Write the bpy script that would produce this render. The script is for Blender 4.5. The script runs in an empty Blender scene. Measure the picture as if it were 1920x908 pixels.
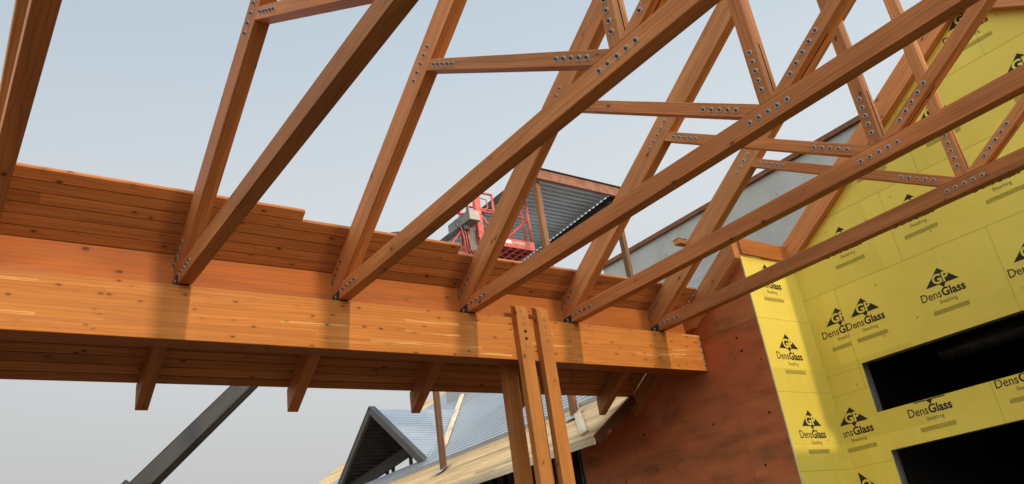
import bpy, bmesh, math, random
from mathutils import Vector, Matrix, Euler
random.seed(7)
SC = bpy.context.scene
COL = SC.collection

# ------------------------------------------------------------------ camera, sky, sun, exposure
# world: +X along the glulam beam, +Y away from the camera towards the eave, +Z up; the lens is the origin
w = (-4.43387961e-01, -6.38534908e-01, -2.05911044e-03)
th = math.sqrt(sum(v * v for v in w))
Rw = Matrix.Rotation(th, 3, Vector(w) / th)
Rc = Rw @ Matrix(((1, 0, 0), (0, 0, -1), (0, 1, 0)))          # rows: right, down, forward
cam = bpy.data.cameras.new('camera'); camo = bpy.data.objects.new('camera', cam); COL.objects.link(camo)
cam.sensor_width = 36; cam.lens = 36 * 1495.9 / 1920; cam.clip_start = .05; cam.clip_end = 5000
camo.matrix_world = Matrix((Rc[0], -Rc[1], -Rc[2])).transposed().to_4x4()
SC.camera = camo

SUN_EL, SUN_AZ = math.radians(19.9), math.radians(1.8)
world = bpy.data.worlds.new('World'); SC.world = world; world.use_nodes = True
N = world.node_tree.nodes; L = world.node_tree.links; N.clear()
out = N.new('ShaderNodeOutputWorld'); bg = N.new('ShaderNodeBackground'); bg.inputs[1].default_value = .1
sky = N.new('ShaderNodeTexSky'); sky.sky_type = 'NISHITA'; sky.sun_disc = False
sky.sun_elevation = SUN_EL; sky.sun_rotation = math.pi - SUN_AZ; sky.dust_density = 5; sky.air_density = 1.2
hs = N.new('ShaderNodeHueSaturation'); hs.inputs['Saturation'].default_value = .45; hs.inputs['Value'].default_value = .9
tc = N.new('ShaderNodeTexCoord'); sx = N.new('ShaderNodeSeparateXYZ')
rmp = N.new('ShaderNodeValToRGB')
e = rmp.color_ramp.elements
e[0].position = 0; e[0].color = (.52, .515, .50, 1); e[1].position = .95; e[1].color = (.40, .50, .62, 1)
for p, c in ((.14, (.575, .575, .56)), (.28, (.65, .67, .675)), (.45, (.69, .74, .77)), (.62, (.57, .665, .75))):
    k = e.new(p); k.color = (*c, 1)
sideg = N.new('ShaderNodeMapRange'); sideg.inputs[1].default_value = -.4; sideg.inputs[2].default_value = .75
sideg.inputs[3].default_value = .93; sideg.inputs[4].default_value = 1.12
mul = N.new('ShaderNodeVectorMath'); mul.operation = 'SCALE'
mul2 = N.new('ShaderNodeVectorMath'); mul2.operation = 'SCALE'; mul2.inputs['Scale'].default_value = 10
mx = N.new('ShaderNodeMix'); mx.data_type = 'RGBA'; mx.inputs[0].default_value = .86
L.new(tc.outputs['Generated'], sx.inputs[0]); L.new(sx.outputs['Z'], rmp.inputs[0])
L.new(sx.outputs['X'], sideg.inputs[0]); L.new(rmp.outputs[0], mul.inputs[0]); L.new(sideg.outputs[0], mul.inputs['Scale'])
# haze brighter sunward, with added unseen fill leaning to the camera's left
dp = N.new('ShaderNodeVectorMath'); dp.operation = 'DOT_PRODUCT'; dp.inputs[1].default_value = Vector((-.40, -.86, .33)).normalized()
lobe = N.new('ShaderNodeMapRange'); lobe.interpolation_type = 'SMOOTHSTEP'
for i_, v_ in ((1, -.15), (2, .95), (3, 1.), (4, 4.4)): lobe.inputs[i_].default_value = v_
mul3 = N.new('ShaderNodeVectorMath'); mul3.operation = 'SCALE'
L.new(tc.outputs['Generated'], dp.inputs[0]); L.new(dp.outputs['Value'], lobe.inputs[0])
L.new(mul.outputs[0], mul3.inputs[0]); L.new(lobe.outputs[0], mul3.inputs['Scale'])
L.new(mul3.outputs[0], mul2.inputs[0])
L.new(sky.outputs[0], hs.inputs['Color']); L.new(hs.outputs[0], mx.inputs[6]); L.new(mul2.outputs[0], mx.inputs[7])
L.new(mx.outputs[2], bg.inputs[0]); L.new(bg.outputs[0], out.inputs[0])

sl = bpy.data.lights.new('sun', 'SUN'); sl.energy = 1.75; sl.angle = math.radians(1.3); sl.color = (1.0, .78, .5)
so = bpy.data.objects.new('sun', sl); COL.objects.link(so)
sd = Vector((-math.sin(SUN_AZ) * math.cos(SUN_EL), math.cos(SUN_AZ) * math.cos(SUN_EL), -math.sin(SUN_EL)))
so.rotation_euler = sd.to_track_quat('-Z', 'Y').to_euler(); so.location = (0, -10, 20)
vs = SC.view_settings; vs.view_transform = 'Standard'; vs.look = 'None'; vs.exposure = 0; vs.gamma = 1
vs.use_curve_mapping = False
SC.cycles.max_bounces = 8; SC.cycles.diffuse_bounces = 4

# ------------------------------------------------------------------ materials
def newmat(name, rough=.5, spec=.3, metal=0.):
    m = bpy.data.materials.new(name); m.use_nodes = True
    b = m.node_tree.nodes['Principled BSDF']
    b.inputs['Roughness'].default_value = rough; b.inputs['Metallic'].default_value = metal
    b.inputs['Specular IOR Level'].default_value = spec
    return m, m.node_tree.nodes, m.node_tree.links, b
def nd(N, t, **kw):
    n = N.new(t)
    for k, v in kw.items():
        if k.startswith('i_'):
            key = k[2:]; key = int(key) if key.isdigit() else key.replace('_', ' ')
            n.inputs[key].default_value = v
        else: setattr(n, k, v)
    return n
def mixc(N, L, f, a, b, blend='MIX'):
    m = N.new('ShaderNodeMix'); m.data_type = 'RGBA'; m.blend_type = blend
    for i, v in ((0, f), (6, a), (7, b)):
        if hasattr(v, 'links'): L.new(v, m.inputs[i])
        else: m.inputs[i].default_value = v if i == 0 else (*v, 1)
    return m.outputs[2]
def mrange(N, L, v, a, b, c=0., d=1.):
    m = nd(N, 'ShaderNodeMapRange', i_1=a, i_2=b, i_3=c, i_4=d); L.new(v, m.inputs[0]); return m.outputs[0]
def vmap(N, L, v, sc):
    m = N.new('ShaderNodeMapping'); m.inputs['Scale'].default_value = sc; L.new(v, m.inputs[0]); return m.outputs[0]

def wood(name, a, b, dark, rough=.55, spec=.22, tone=False, lam=False, knots=.085, kscale=(1.5, 5, 5), grain=14, contrast=1., var=.24):
    m, N, L, B = newmat(name, rough, spec)
    tcn = nd(N, 'ShaderNodeTexCoord'); oi = nd(N, 'ShaderNodeObjectInfo')
    r = nd(N, 'ShaderNodeMath', operation='MULTIPLY', i_1=41.); L.new(oi.outputs['Random'], r.inputs[0])
    add = nd(N, 'ShaderNodeVectorMath', operation='ADD'); L.new(tcn.outputs['Object'], add.inputs[0])
    cb = nd(N, 'ShaderNodeCombineXYZ')
    for i in range(3): L.new(r.outputs[0], cb.inputs[i])
    co = add.outputs[0]
    attr = None
    if tone:
        attr = nd(N, 'ShaderNodeAttribute', attribute_name='tone')
        ad2 = nd(N, 'ShaderNodeVectorMath', operation='MULTIPLY_ADD'); L.new(attr.outputs['Color'], ad2.inputs[0])
        ad2.inputs[1].default_value = (31, 17, 23); L.new(cb.outputs[0], ad2.inputs[2]); L.new(ad2.outputs[0], add.inputs[1])
    else: L.new(cb.outputs[0], add.inputs[1])
    n1 = nd(N, 'ShaderNodeTexNoise', i_Scale=1., i_Detail=6., i_Roughness=.62, i_Distortion=.5)
    L.new(vmap(N, L, co, (.8, grain, grain)), n1.inputs[0])
    n2 = nd(N, 'ShaderNodeTexNoise', i_Scale=1., i_Detail=3., i_Roughness=.5, i_Distortion=1.2)
    L.new(vmap(N, L, co, (.45, 3.5, 3.5)), n2.inputs[0])
    # growth rings: bands bent by low noise
    wv = nd(N, 'ShaderNodeTexWave', wave_type='RINGS', rings_direction='X', i_Scale=5.5, i_Distortion=7., i_Detail=2.)
    wv.inputs['Detail Scale'].default_value = 1.1
    L.new(vmap(N, L, co, (.16, 1.7, 1.7)), wv.inputs[0])
    c = mixc(N, L, mrange(N, L, n1.outputs[0], .5 - .22 / contrast, .5 + .22 / contrast), a, b)
    c = mixc(N, L, mrange(N, L, wv.outputs[0], .72, 1., 0, .38 * contrast), c, dark)
    sc = mrange(N, L, n2.outputs[0], .25, .75, 1 - var, 1 + var * .8)
    vm = nd(N, 'ShaderNodeVectorMath', operation='SCALE'); L.new(c, vm.inputs[0]); L.new(sc, vm.inputs['Scale']); c = vm.outputs[0]
    if tone:
        t = mrange(N, L, attr.outputs['Fac'], 0, 1, .62, 1.32)
        vm = nd(N, 'ShaderNodeVectorMath', operation='SCALE'); L.new(c, vm.inputs[0]); L.new(t, vm.inputs['Scale']); c = vm.outputs[0]
    else:
        t = mrange(N, L, oi.outputs['Random'], 0, 1, .82, 1.16)
        r2 = nd(N, 'ShaderNodeMath', operation='MULTIPLY', i_1=7.77); L.new(oi.outputs['Random'], r2.inputs[0])
        r3 = nd(N, 'ShaderNodeMath', operation='FRACT'); L.new(r2.outputs[0], r3.inputs[0])
        tint = mixc(N, L, r3.outputs[0], (1.04, .94, .88), (1.0, 1.03, 1.0))
        c = mixc(N, L, 1., c, tint, 'MULTIPLY')
        vm = nd(N, 'ShaderNodeVectorMath', operation='SCALE'); L.new(c, vm.inputs[0]); L.new(t, vm.inputs['Scale']); c = vm.outputs[0]
    if lam:
        sw = nd(N, 'ShaderNodeSeparateXYZ'); L.new(tcn.outputs['Object'], sw.inputs[0])
        cx = nd(N, 'ShaderNodeCombineXYZ'); L.new(sw.outputs['X'], cx.inputs[0]); L.new(sw.outputs['Z'], cx.inputs[1])
        bk = nd(N, 'ShaderNodeTexBrick', offset=.37, offset_frequency=2, squash=1., i_Scale=1., i_Bias=0.)
        bk.inputs['Mortar Size'].default_value = .0007; bk.inputs['Brick Width'].default_value = 2.3
        bk.inputs['Row Height'].default_value = .0396; bk.inputs['Mortar Smooth'].default_value = .3
        bk.inputs['Color1'].default_value = (.90, .86, .80, 1); bk.inputs['Color2'].default_value = (1.07, 1.09, 1.12, 1)
        bk.inputs['Mortar'].default_value = (.62, .5, .4, 1); L.new(cx.outputs[0], bk.inputs[0])
        c = mixc(N, L, 1., c, bk.outputs[0], 'MULTIPLY')
        b2 = nd(N, 'ShaderNodeTexBrick', offset=.61, offset_frequency=3, i_Scale=1.)
        b2.inputs['Mortar Size'].default_value = 0.; b2.inputs['Brick Width'].default_value = .83; b2.inputs['Row Height'].default_value = .0396
        b2.inputs['Color1'].default_value = (0, 0, 0, 1); b2.inputs['Color2'].default_value = (1, 1, 1, 1)
        L.new(cx.outputs[0], b2.inputs[0])
        nz = nd(N, 'ShaderNodeTexNoise', i_Scale=1., i_Detail=2.); L.new(vmap(N, L, cx.outputs[0], (1.3, 60, 1)), nz.inputs[0])
        f = nd(N, 'ShaderNodeMath', operation='MULTIPLY'); L.new(mrange(N, L, b2.outputs[0], .90, .92), f.inputs[0])
        L.new(mrange(N, L, nz.outputs[0], .48, .55, 0, .7), f.inputs[1])
        c = mixc(N, L, f.outputs[0], c, (.78, .45, .16))
    if knots:
        vo = nd(N, 'ShaderNodeTexVoronoi', i_Scale=1.); L.new(vmap(N, L, co, kscale), vo.inputs[0])
        c = mixc(N, L, mrange(N, L, vo.outputs['Distance'], knots, knots * .45, 0, .85), c, tuple(v * .35 for v in dark))
        wr = nd(N, 'ShaderNodeMath', operation='SINE'); m3 = nd(N, 'ShaderNodeMath', operation='MULTIPLY', i_1=95.)
        L.new(vo.outputs['Distance'], m3.inputs[0]); L.new(m3.outputs[0], wr.inputs[0])
        near = mrange(N, L, vo.outputs['Distance'], knots * 2.4, knots, 0, .4)
        f = nd(N, 'ShaderNodeMath', operation='MULTIPLY'); L.new(near, f.inputs[0]); L.new(mrange(N, L, wr.outputs[0], 0, 1), f.inputs[1])
        c = mixc(N, L, f.outputs[0], c, dark)
    L.new(c, B.inputs['Base Color'])
    bp = nd(N, 'ShaderNodeBump', i_Strength=.12, i_Distance=.004); L.new(n1.outputs[0], bp.inputs['Height']); L.new(bp.outputs[0], B.inputs['Normal'])
    L.new(mrange(N, L, n1.outputs[0], .2, .8, rough - .1, rough + .15), B.inputs['Roughness'])
    return m

def noisy(name, a, b, rough=.6, spec=.3, metal=0., sc=(3, 3, 3), detail=4, lo=.35, hi=.65, bump=0., dots=0., dotc=(.02, .01, .01), dsc=3.):
    m, N, L, B = newmat(name, rough, spec, metal)
    t = nd(N, 'ShaderNodeTexCoord')
    n = nd(N, 'ShaderNodeTexNoise', i_Scale=1., i_Detail=float(detail), i_Roughness=.6)
    L.new(vmap(N, L, t.outputs['Object'], sc), n.inputs[0])
    c = mixc(N, L, mrange(N, L, n.outputs[0], lo, hi), a, b)
    if dots:
        v = nd(N, 'ShaderNodeTexVoronoi', i_Scale=dsc); L.new(t.outputs['Object'], v.inputs[0])
        c = mixc(N, L, mrange(N, L, v.outputs['Distance'], dots, dots * .6, 0, .9), c, dotc)
    L.new(c, B.inputs['Base Color'])
    L.new(mrange(N, L, n.outputs[0], .3, .7, rough * .85, min(1, rough * 1.15)), B.inputs['Roughness'])
    if bump:
        bp = nd(N, 'ShaderNodeBump', i_Strength=bump, i_Distance=.01); L.new(n.outputs[0], bp.inputs['Height']); L.new(bp.outputs[0], B.inputs['Normal'])
    return m

M = {}
M['truss'] = wood('stained_fir', (.40, .143, .041), (.57, .238, .076), (.18, .052, .014), kscale=(2.3, 4.4, 4.4), knots=.11, contrast=.8)
M['beam'] = wood('glulam', (.46, .168, .030), (.55, .222, .044), (.25, .075, .014), lam=True, kscale=(4.2, 4, 10), knots=.16, contrast=.65, var=.10)
M['block'] = wood('stained_blocking', (.35, .103, .019), (.45, .143, .027), (.19, .05, .011), kscale=(1.9, 3.2, 3.2), knots=.10, contrast=.7)
M['deck'] = wood('plank_decking', (.36, .125, .034), (.52, .20, .060), (.16, .045, .012), tone=True, kscale=(3.2, 6, 4), knots=.14, contrast=.8, var=.12)
M['post'] = wood('golden_fir', (.43, .162, .036), (.55, .238, .06), (.25, .08, .02), kscale=(2.3, 4, 4), knots=.11, contrast=.5)
M['pale'] = wood('bare_softwood', (.66, .42, .19), (.78, .54, .28), (.42, .24, .09), tone=True, rough=.7, spec=.2, kscale=(1.2, 4, 4), knots=.05)
M['palew'] = wood('bare_board', (.66, .52, .34), (.78, .64, .46), (.5, .33, .18), rough=.7, spec=.2, knots=.05)
M['darkwood'] = wood('shaded_fascia_stain', (.13, .055, .025), (.20, .085, .035), (.07, .03, .012), knots=.05)  # rake fascia's shade is put into the colour; coping is plain brown
M['rustw'] = wood('weathered_steel_post', (.14, .07, .03), (.24, .13, .06), (.08, .04, .02), rough=.7, spec=.2, knots=0)
M['ply'] = noisy('red_plywood', (.25, .105, .042), (.52, .195, .072), .6, .25, sc=(1, 1.1, 5), detail=9, bump=.05)
M['yellow'] = noisy('glass_mat_board', (.72, .56, .082), (.80, .635, .105), .62, .25, sc=(2, .6, .8), detail=4, lo=.3, hi=.7, dots=.055, dotc=(.34, .26, .03), dsc=2.6)
M['yellowedge'] = noisy('board_edge', (.62, .55, .32), (.72, .65, .42), .8)
M['joint'] = noisy('board_joint', (.16, .12, .02), (.34, .27, .04), .9, sc=(9, 9, 9))
M['print'] = noisy('black_print', (.022, .022, .018), (.05, .048, .035), .8, .1, sc=(20, 20, 20))
M['fineprint'] = noisy('faint_print', (.22, .18, .035), (.34, .28, .05), .8, .1, sc=(60, 60, 60))
M['greyboard'] = noisy('grey_board', (.34, .335, .295), (.43, .42, .375), .7, .2, sc=(1, .7, .9))
M['greyprint'] = noisy('grey_print', (.29, .30, .28), (.33, .34, .32), .8, .2, sc=(5, 5, 5))
M['steel'] = noisy('zinc_plated_steel', (.34, .32, .29), (.52, .50, .46), .45, .5, .4, sc=(30, 30, 30))
M['nut'] = noisy('dull_nut', (.10, .09, .08), (.22, .20, .18), .45, .5, .7, sc=(50, 50, 50))
M['black'] = noisy('black_steel', (.012, .012, .013), (.03, .03, .03), .45, .4, sc=(12, 12, 12))
M['galv'] = noisy('galvanised_deck', (.54, .57, .60), (.62, .65, .68), .34, .5, .65, sc=(.7, 1.5, 1.5), lo=.3, hi=.7)
M['galvlow'] = noisy('galvanised_soffit', (.46, .53, .55), (.64, .70, .72), .5, .4, 0., sc=(.7, 1.5, 1.5), lo=.3, hi=.7)
M['rust'] = noisy('primed_steel', (.20, .075, .04), (.34, .15, .08), .7, .3, sc=(6, 6, 6), detail=6)
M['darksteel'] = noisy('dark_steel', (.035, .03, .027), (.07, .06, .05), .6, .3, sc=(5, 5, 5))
M['brownsteel'] = noisy('brown_channel', (.05, .045, .037), (.085, .075, .06), .5, .4, sc=(2, 6, 6))
M['red'] = noisy('red_paint', (.52, .075, .045), (.64, .13, .08), .45, .45, sc=(8, 8, 8))
M['boxgrey'] = noisy('grey_control_box', (.15, .15, .13), (.22, .21, .19), .5, .4, sc=(6, 6, 6))
M['cream'] = noisy('cream_box', (.42, .32, .25), (.52, .42, .34), .6, .3, sc=(4, 4, 4))
M['boom'] = noisy('grey_boom_paint', (.036, .031, .026), (.055, .048, .04), .6, .25, sc=(1.2, 8, 8), detail=6)
M['rubber'] = noisy('black_rubber', (.015, .015, .015), (.03, .03, .03), .7, .2)
M['interior'] = noisy('dark_interior', (.018, .016, .014), (.03, .027, .024), .8, .1)  # near-black colour stands in for the darkness of unlit rooms
M['stud'] = noisy('galvanised_stud', (.14, .135, .12), (.24, .235, .21), .55, .4, .3, sc=(8, 8, 3))
M['duct'] = noisy('spiral_duct', (.03, .03, .03), (.07, .07, .07), .4, .5, .4, sc=(4, 4, 4))
M['ground'] = noisy('site_dirt', (.09, .068, .048), (.20, .15, .10), .95, .1, sc=(.7, .7, .7), detail=8, bump=.4)
M['hole'] = noisy('hole_dark', (.01, .006, .004), (.02, .012, .008), .9, .05)
M['plug'] = wood('wood_plug', (.44, .17, .05), (.56, .24, .08), (.28, .10, .03), knots=0)
M['white'] = noisy('white_finish', (.7, .7, .68), (.8, .8, .78), .5, .4)
# the plywood sheets: separate tones per sheet, dark fastener holes, chalk-white scuffs along one joint
def ply_mat():
    m = M['ply']; N = m.node_tree.nodes; L = m.node_tree.links; B = N['Principled BSDF']
    src = B.inputs['Base Color'].links[0].from_socket
    t = nd(N, 'ShaderNodeTexCoord'); s = nd(N, 'ShaderNodeSeparateXYZ'); L.new(t.outputs['Object'], s.inputs[0])
    c = nd(N, 'ShaderNodeCombineXYZ'); L.new(s.outputs['Y'], c.inputs[0]); L.new(s.outputs['Z'], c.inputs[1])
    mp = nd(N, 'ShaderNodeMapping'); mp.inputs['Location'].default_value = (.35, 1.22 * 3 - 2.28, 0); L.new(c.outputs[0], mp.inputs[0])
    bk = nd(N, 'ShaderNodeTexBrick', offset=.5, i_Scale=1.)
    bk.inputs['Mortar Size'].default_value = .005; bk.inputs['Brick Width'].default_value = 2.44; bk.inputs['Row Height'].default_value = 1.22
    bk.inputs['Color1'].default_value = (1.15, .62, .5, 1); bk.inputs['Color2'].default_value = (1.0, 1.25, .9, 1); bk.inputs['Mortar'].default_value = (.35, .3, .3, 1)
    L.new(mp.outputs[0], bk.inputs[0])
    c1 = mixc(N, L, .8, src, bk.outputs[0], 'MULTIPLY')
    n = nd(N, 'ShaderNodeTexNoise', i_Scale=1.6, i_Detail=3.); L.new(t.outputs['Object'], n.inputs[0])
    c2 = mixc(N, L, mrange(N, L, n.outputs[0], .40, .60, 0, .75), c1, (.54, .145, .055))
    v = nd(N, 'ShaderNodeTexVoronoi', i_Scale=3.1); L.new(t.outputs['Object'], v.inputs[0])
    c3 = mixc(N, L, mrange(N, L, v.outputs['Distance'], .085, .055, 0, .95), c2, (.008, .004, .004))
    v2 = nd(N, 'ShaderNodeTexVoronoi', i_Scale=1.3); L.new(vmap(N, L, t.outputs['Object'], (1, 1, 1.6)), v2.inputs[0])
    c4 = mixc(N, L, mrange(N, L, v2.outputs['Distance'], .05, .035, 0, .9), c3, (.008, .004, .004))
    L.new(c4, B.inputs['Base Color'])
ply_mat()
def board_mat():
    m = M['yellow']; N = m.node_tree.nodes; L = m.node_tree.links; B = N['Principled BSDF']
    src = B.inputs['Base Color'].links[0].from_socket
    t = nd(N, 'ShaderNodeTexCoord'); s = nd(N, 'ShaderNodeSeparateXYZ'); L.new(t.outputs['Object'], s.inputs[0])
    sm = nd(N, 'ShaderNodeMath', operation='ADD'); L.new(s.outputs['X'], sm.inputs[0]); L.new(s.outputs['Y'], sm.inputs[1])
    c = nd(N, 'ShaderNodeCombineXYZ'); L.new(sm.outputs[0], c.inputs[0]); L.new(s.outputs['Z'], c.inputs[1])
    mp = nd(N, 'ShaderNodeMapping'); mp.inputs['Location'].default_value = (.3, 1.22 * 4 - 3.888, 0); L.new(c.outputs[0], mp.inputs[0])
    bk = nd(N, 'ShaderNodeTexBrick', offset=.5, i_Scale=1.)
    bk.inputs['Mortar Size'].default_value = 0.; bk.inputs['Brick Width'].default_value = 2.44; bk.inputs['Row Height'].default_value = 1.22
    bk.inputs['Color1'].default_value = (.93, .93, .93, 1); bk.inputs['Color2'].default_value = (1.05, 1.05, 1.05, 1)
    L.new(mp.outputs[0], bk.inputs[0]); c1 = mixc(N, L, 1., src, bk.outputs[0], 'MULTIPLY')
    n = nd(N, 'ShaderNodeTexNoise', i_Scale=1.3, i_Detail=8., i_Roughness=.7); L.new(t.outputs['Object'], n.inputs[0])
    c2 = mixc(N, L, mrange(N, L, n.outputs[0], .52, .75, 0, .35), c1, (.58, .47, .09))
    v = nd(N, 'ShaderNodeTexVoronoi', i_Scale=2.2); L.new(vmap(N, L, t.outputs['Object'], (1, 1, 1.3)), v.inputs[0])
    c3 = mixc(N, L, mrange(N, L, v.outputs['Distance'], .032, .02, 0, .85), c2, (.10, .08, .03))
    L.new(c3, B.inputs['Base Color'])
board_mat()

# ------------------------------------------------------------------ helpers
WF = {}
def put(name, bm, mats, parent=None, frame=None, bevel=0.):
    """bm holds WORLD coordinates; the object gets `frame` (4x4) as its own axes so that grain follows local X."""
    if bevel:
        bmesh.ops.remove_doubles(bm, verts=bm.verts, dist=1e-5)
        bmesh.ops.bevel(bm, geom=[ed for ed in bm.edges if ed.is_manifold and ed.calc_face_angle(0) > .3], offset=bevel, segments=1, affect='EDGES')
    if frame is None:
        frame = root_world(parent).copy() if parent else Matrix.Identity(4)
    inv = frame.inverted()
    bmesh.ops.transform(bm, matrix=inv, verts=bm.verts)
    bmesh.ops.recalc_face_normals(bm, faces=bm.faces)
    me = bpy.data.meshes.new(name); bm.to_mesh(me); bm.free()
    for mm in (mats if isinstance(mats, (list, tuple)) else [mats]): me.materials.append(M[mm] if isinstance(mm, str) else mm)
    o = bpy.data.objects.new(name, me); COL.objects.link(o)
    WF[o.name] = frame.copy()
    if parent: o.parent = parent; o.matrix_basis = root_world(parent).inverted() @ frame
    else: o.matrix_basis = frame
    return o
def root_world(o):
    return WF[o.name] if o.name in WF else Matrix.Translation(o.location)
def tag(o, label=None, cat=None, group=None, kind=None):
    if label: o['label'] = label
    if cat: o['category'] = cat
    if group: o['group'] = group
    if kind: o['kind'] = kind
    return o
def thing(name, label, cat, loc=(0, 0, 0), group=None):
    o = bpy.data.objects.new(name, None); COL.objects.link(o); o.location = loc
    return tag(o, label, cat, group)
def quadmesh(bm, pts):
    return bm.faces.new([bm.verts.new(p) for p in pts])
def box(bm, lo, hi, mi=0):
    v = [bm.verts.new((x, y, z)) for x in (lo[0], hi[0]) for y in (lo[1], hi[1]) for z in (lo[2], hi[2])]
    for f in ((0, 1, 3, 2), (4, 6, 7, 5), (0, 4, 5, 1), (2, 3, 7, 6), (0, 2, 6, 4), (1, 5, 7, 3)):
        bm.faces.new([v[i] for i in f]).material_index = mi
    return v
def bar(bm, a, b, wd, ht, up=(0, 0, 1), mi=0):
    a, b = Vector(a), Vector(b); x = (b - a).normalized(); u = Vector(up)
    y = u.cross(x).normalized(); z = x.cross(y)
    v = [bm.verts.new(p + y * (sy * wd / 2) + z * (sz * ht / 2)) for p in (a, b) for sy in (-1, 1) for sz in (-1, 1)]
    for f in ((0, 1, 3, 2), (4, 6, 7, 5), (0, 4, 5, 1), (2, 3, 7, 6), (0, 2, 6, 4), (1, 5, 7, 3)):
        bm.faces.new([v[i] for i in f]).material_index = mi
def tube(bm, pts, r, n=8, mi=0):
    pts = [Vector(p) for p in pts]; rings = []
    for i, p in enumerate(pts):
        d = (pts[min(i + 1, len(pts) - 1)] - pts[max(i - 1, 0)]).normalized()
        a = d.orthogonal().normalized() if i == 0 else (rings_a - d * rings_a.dot(d)).normalized()
        rings_a = a; b = d.cross(a)
        rings.append([bm.verts.new(p + (a * math.cos(t) + b * math.sin(t)) * r) for t in [2 * math.pi * k / n for k in range(n)]])
    for q in range(len(rings) - 1):
        for k in range(n):
            f = bm.faces.new((rings[q][k], rings[q][(k + 1) % n], rings[q + 1][(k + 1) % n], rings[q + 1][k])); f.smooth = True; f.material_index = mi
    for rg in (rings[0], rings[-1]): bm.faces.new(rg).material_index = mi
def extr(bm, pts, x0, x1, mi=0):
    """polygon of (y, z) extruded along world x"""
    a = [bm.verts.new((x0, y, z)) for y, z in pts]; b = [bm.verts.new((x1, y, z)) for y, z in pts]
    bm.faces.new(a).material_index = mi; bm.faces.new(b[::-1]).material_index = mi
    for i in range(len(pts)):
        j = (i + 1) % len(pts); bm.faces.new((a[i], b[i], b[j], a[j])).material_index = mi
def frame_yz(o, dy, dz):
    """origin o, local X along (0,dy,dz), local Y along world x"""
    x = Vector((0, dy, dz)).normalized(); y = Vector((1, 0, 0)); z = x.cross(y)
    m = Matrix((x, y, z)).transposed().to_4x4(); m.translation = Vector(o); return m
def frame_vert(o):
    m = Matrix(((0, 1, 0), (0, 0, 1), (1, 0, 0))).to_4x4(); m.translation = Vector(o); return m   # local X = world z
def frame_dir(o, d, up=(0, 0, 1)):
    x = Vector(d).normalized(); y = Vector(up).cross(x).normalized(); z = x.cross(y)
    m = Matrix((x, y, z)).transposed().to_4x4(); m.translation = Vector(o); return m
def duptree(o, parent=None, off=None):
    c = o.copy(); COL.objects.link(c)
    if parent: c.parent = parent
    if off is not None: c.location = Vector(o.location) + Vector(off)
    for ch in [q for q in list(COL.objects) if q.parent == o]: duptree(ch, c)
    return c

# ------------------------------------------------------------------ ground
GZ = -1.6
bm = bmesh.new(); quadmesh(bm, [(-2500, -2500, GZ), (2500, -2500, GZ), (2500, 2500, GZ), (-2500, 2500, GZ)])
tag(put('ground', bm, 'ground'), kind='structure')

# ------------------------------------------------------------------ trusses
S = 2 / 3.
RY = 3.395                       # ridge line
def top(y): return 4.13 + (8.58 - y) * S
def bot(y): return 3.72 + (8.58 - y) * S
def mir(pts): return [(2 * RY - y, z) for y, z in pts][::-1]
XL = [.243, 2.162, 4.076, 5.98, 7.862, 9.751]
TW = .15
CHORD = [(RY, top(RY)), (RY, bot(RY)), (8.58, 3.72), (8.762, 3.70), (8.775, 3.598), (8.86, 3.598), (8.868, 3.634), (10.36, 2.638), (10.36, top(10.36))]
WL = lambda y: 1.406 + .653 * y
WT = lambda y: 1.564 + .653 * y
DIAG = [(3.467, WT(3.467)), (3.467, 3.803), (3.67, 3.803), (6.089, WL(6.089)), (5.969, WT(5.969))]
BCH = [(8.58, 3.603), (8.58, 3.718), (8.452, 3.803), (2 * RY - 8.452, 3.803), (2 * RY - 8.58, 3.718), (2 * RY - 8.58, 3.603)]
KING = [(3.325, 3.803), (3.465, 3.803), (3.465, bot(3.465)), (RY, bot(RY)), (3.325, bot(3.465))]

bolt_mesh = None
def bolt(parent, x, y, z, side=-1, axis='x'):
    global bolt_mesh
    if bolt_mesh is None:
        b = bmesh.new()
        def disc(r, z0, z1, n, mi):
            ra = [b.verts.new((r * math.cos(2 * math.pi * k / n), r * math.sin(2 * math.pi * k / n), z0)) for k in range(n)]
            rb = [b.verts.new((v.co.x, v.co.y, z1)) for v in ra]
            for k in range(n): b.faces.new((ra[k], ra[(k + 1) % n], rb[(k + 1) % n], rb[k])).material_index = mi
            b.faces.new(rb).material_index = mi
        disc(.0275, 0, .005, 20, 0); disc(.0150, .005, .017, 6, 1); disc(.0085, .017, .027, 10, 1)
        bmesh.ops.recalc_face_normals(b, faces=b.faces)
        bolt_mesh = bpy.data.meshes.new('bolt'); b.to_mesh(bolt_mesh); b.free()
        bolt_mesh.materials.append(M['steel']); bolt_mesh.materials.append(M['nut'])
    o = bpy.data.objects.new('bolt', bolt_mesh); COL.objects.link(o); o.parent = parent
    nrm = Vector((side, 0, 0)) if axis == 'x' else Vector((0, side, 0))
    rot = nrm.to_track_quat('Z', 'Y').to_matrix().to_4x4() @ Matrix.Rotation(random.uniform(0, 1), 4, 'Z')
    o.matrix_basis = root_world(parent).inverted() @ (Matrix.Translation((x, y, z)) @ rot)
    return o

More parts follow.
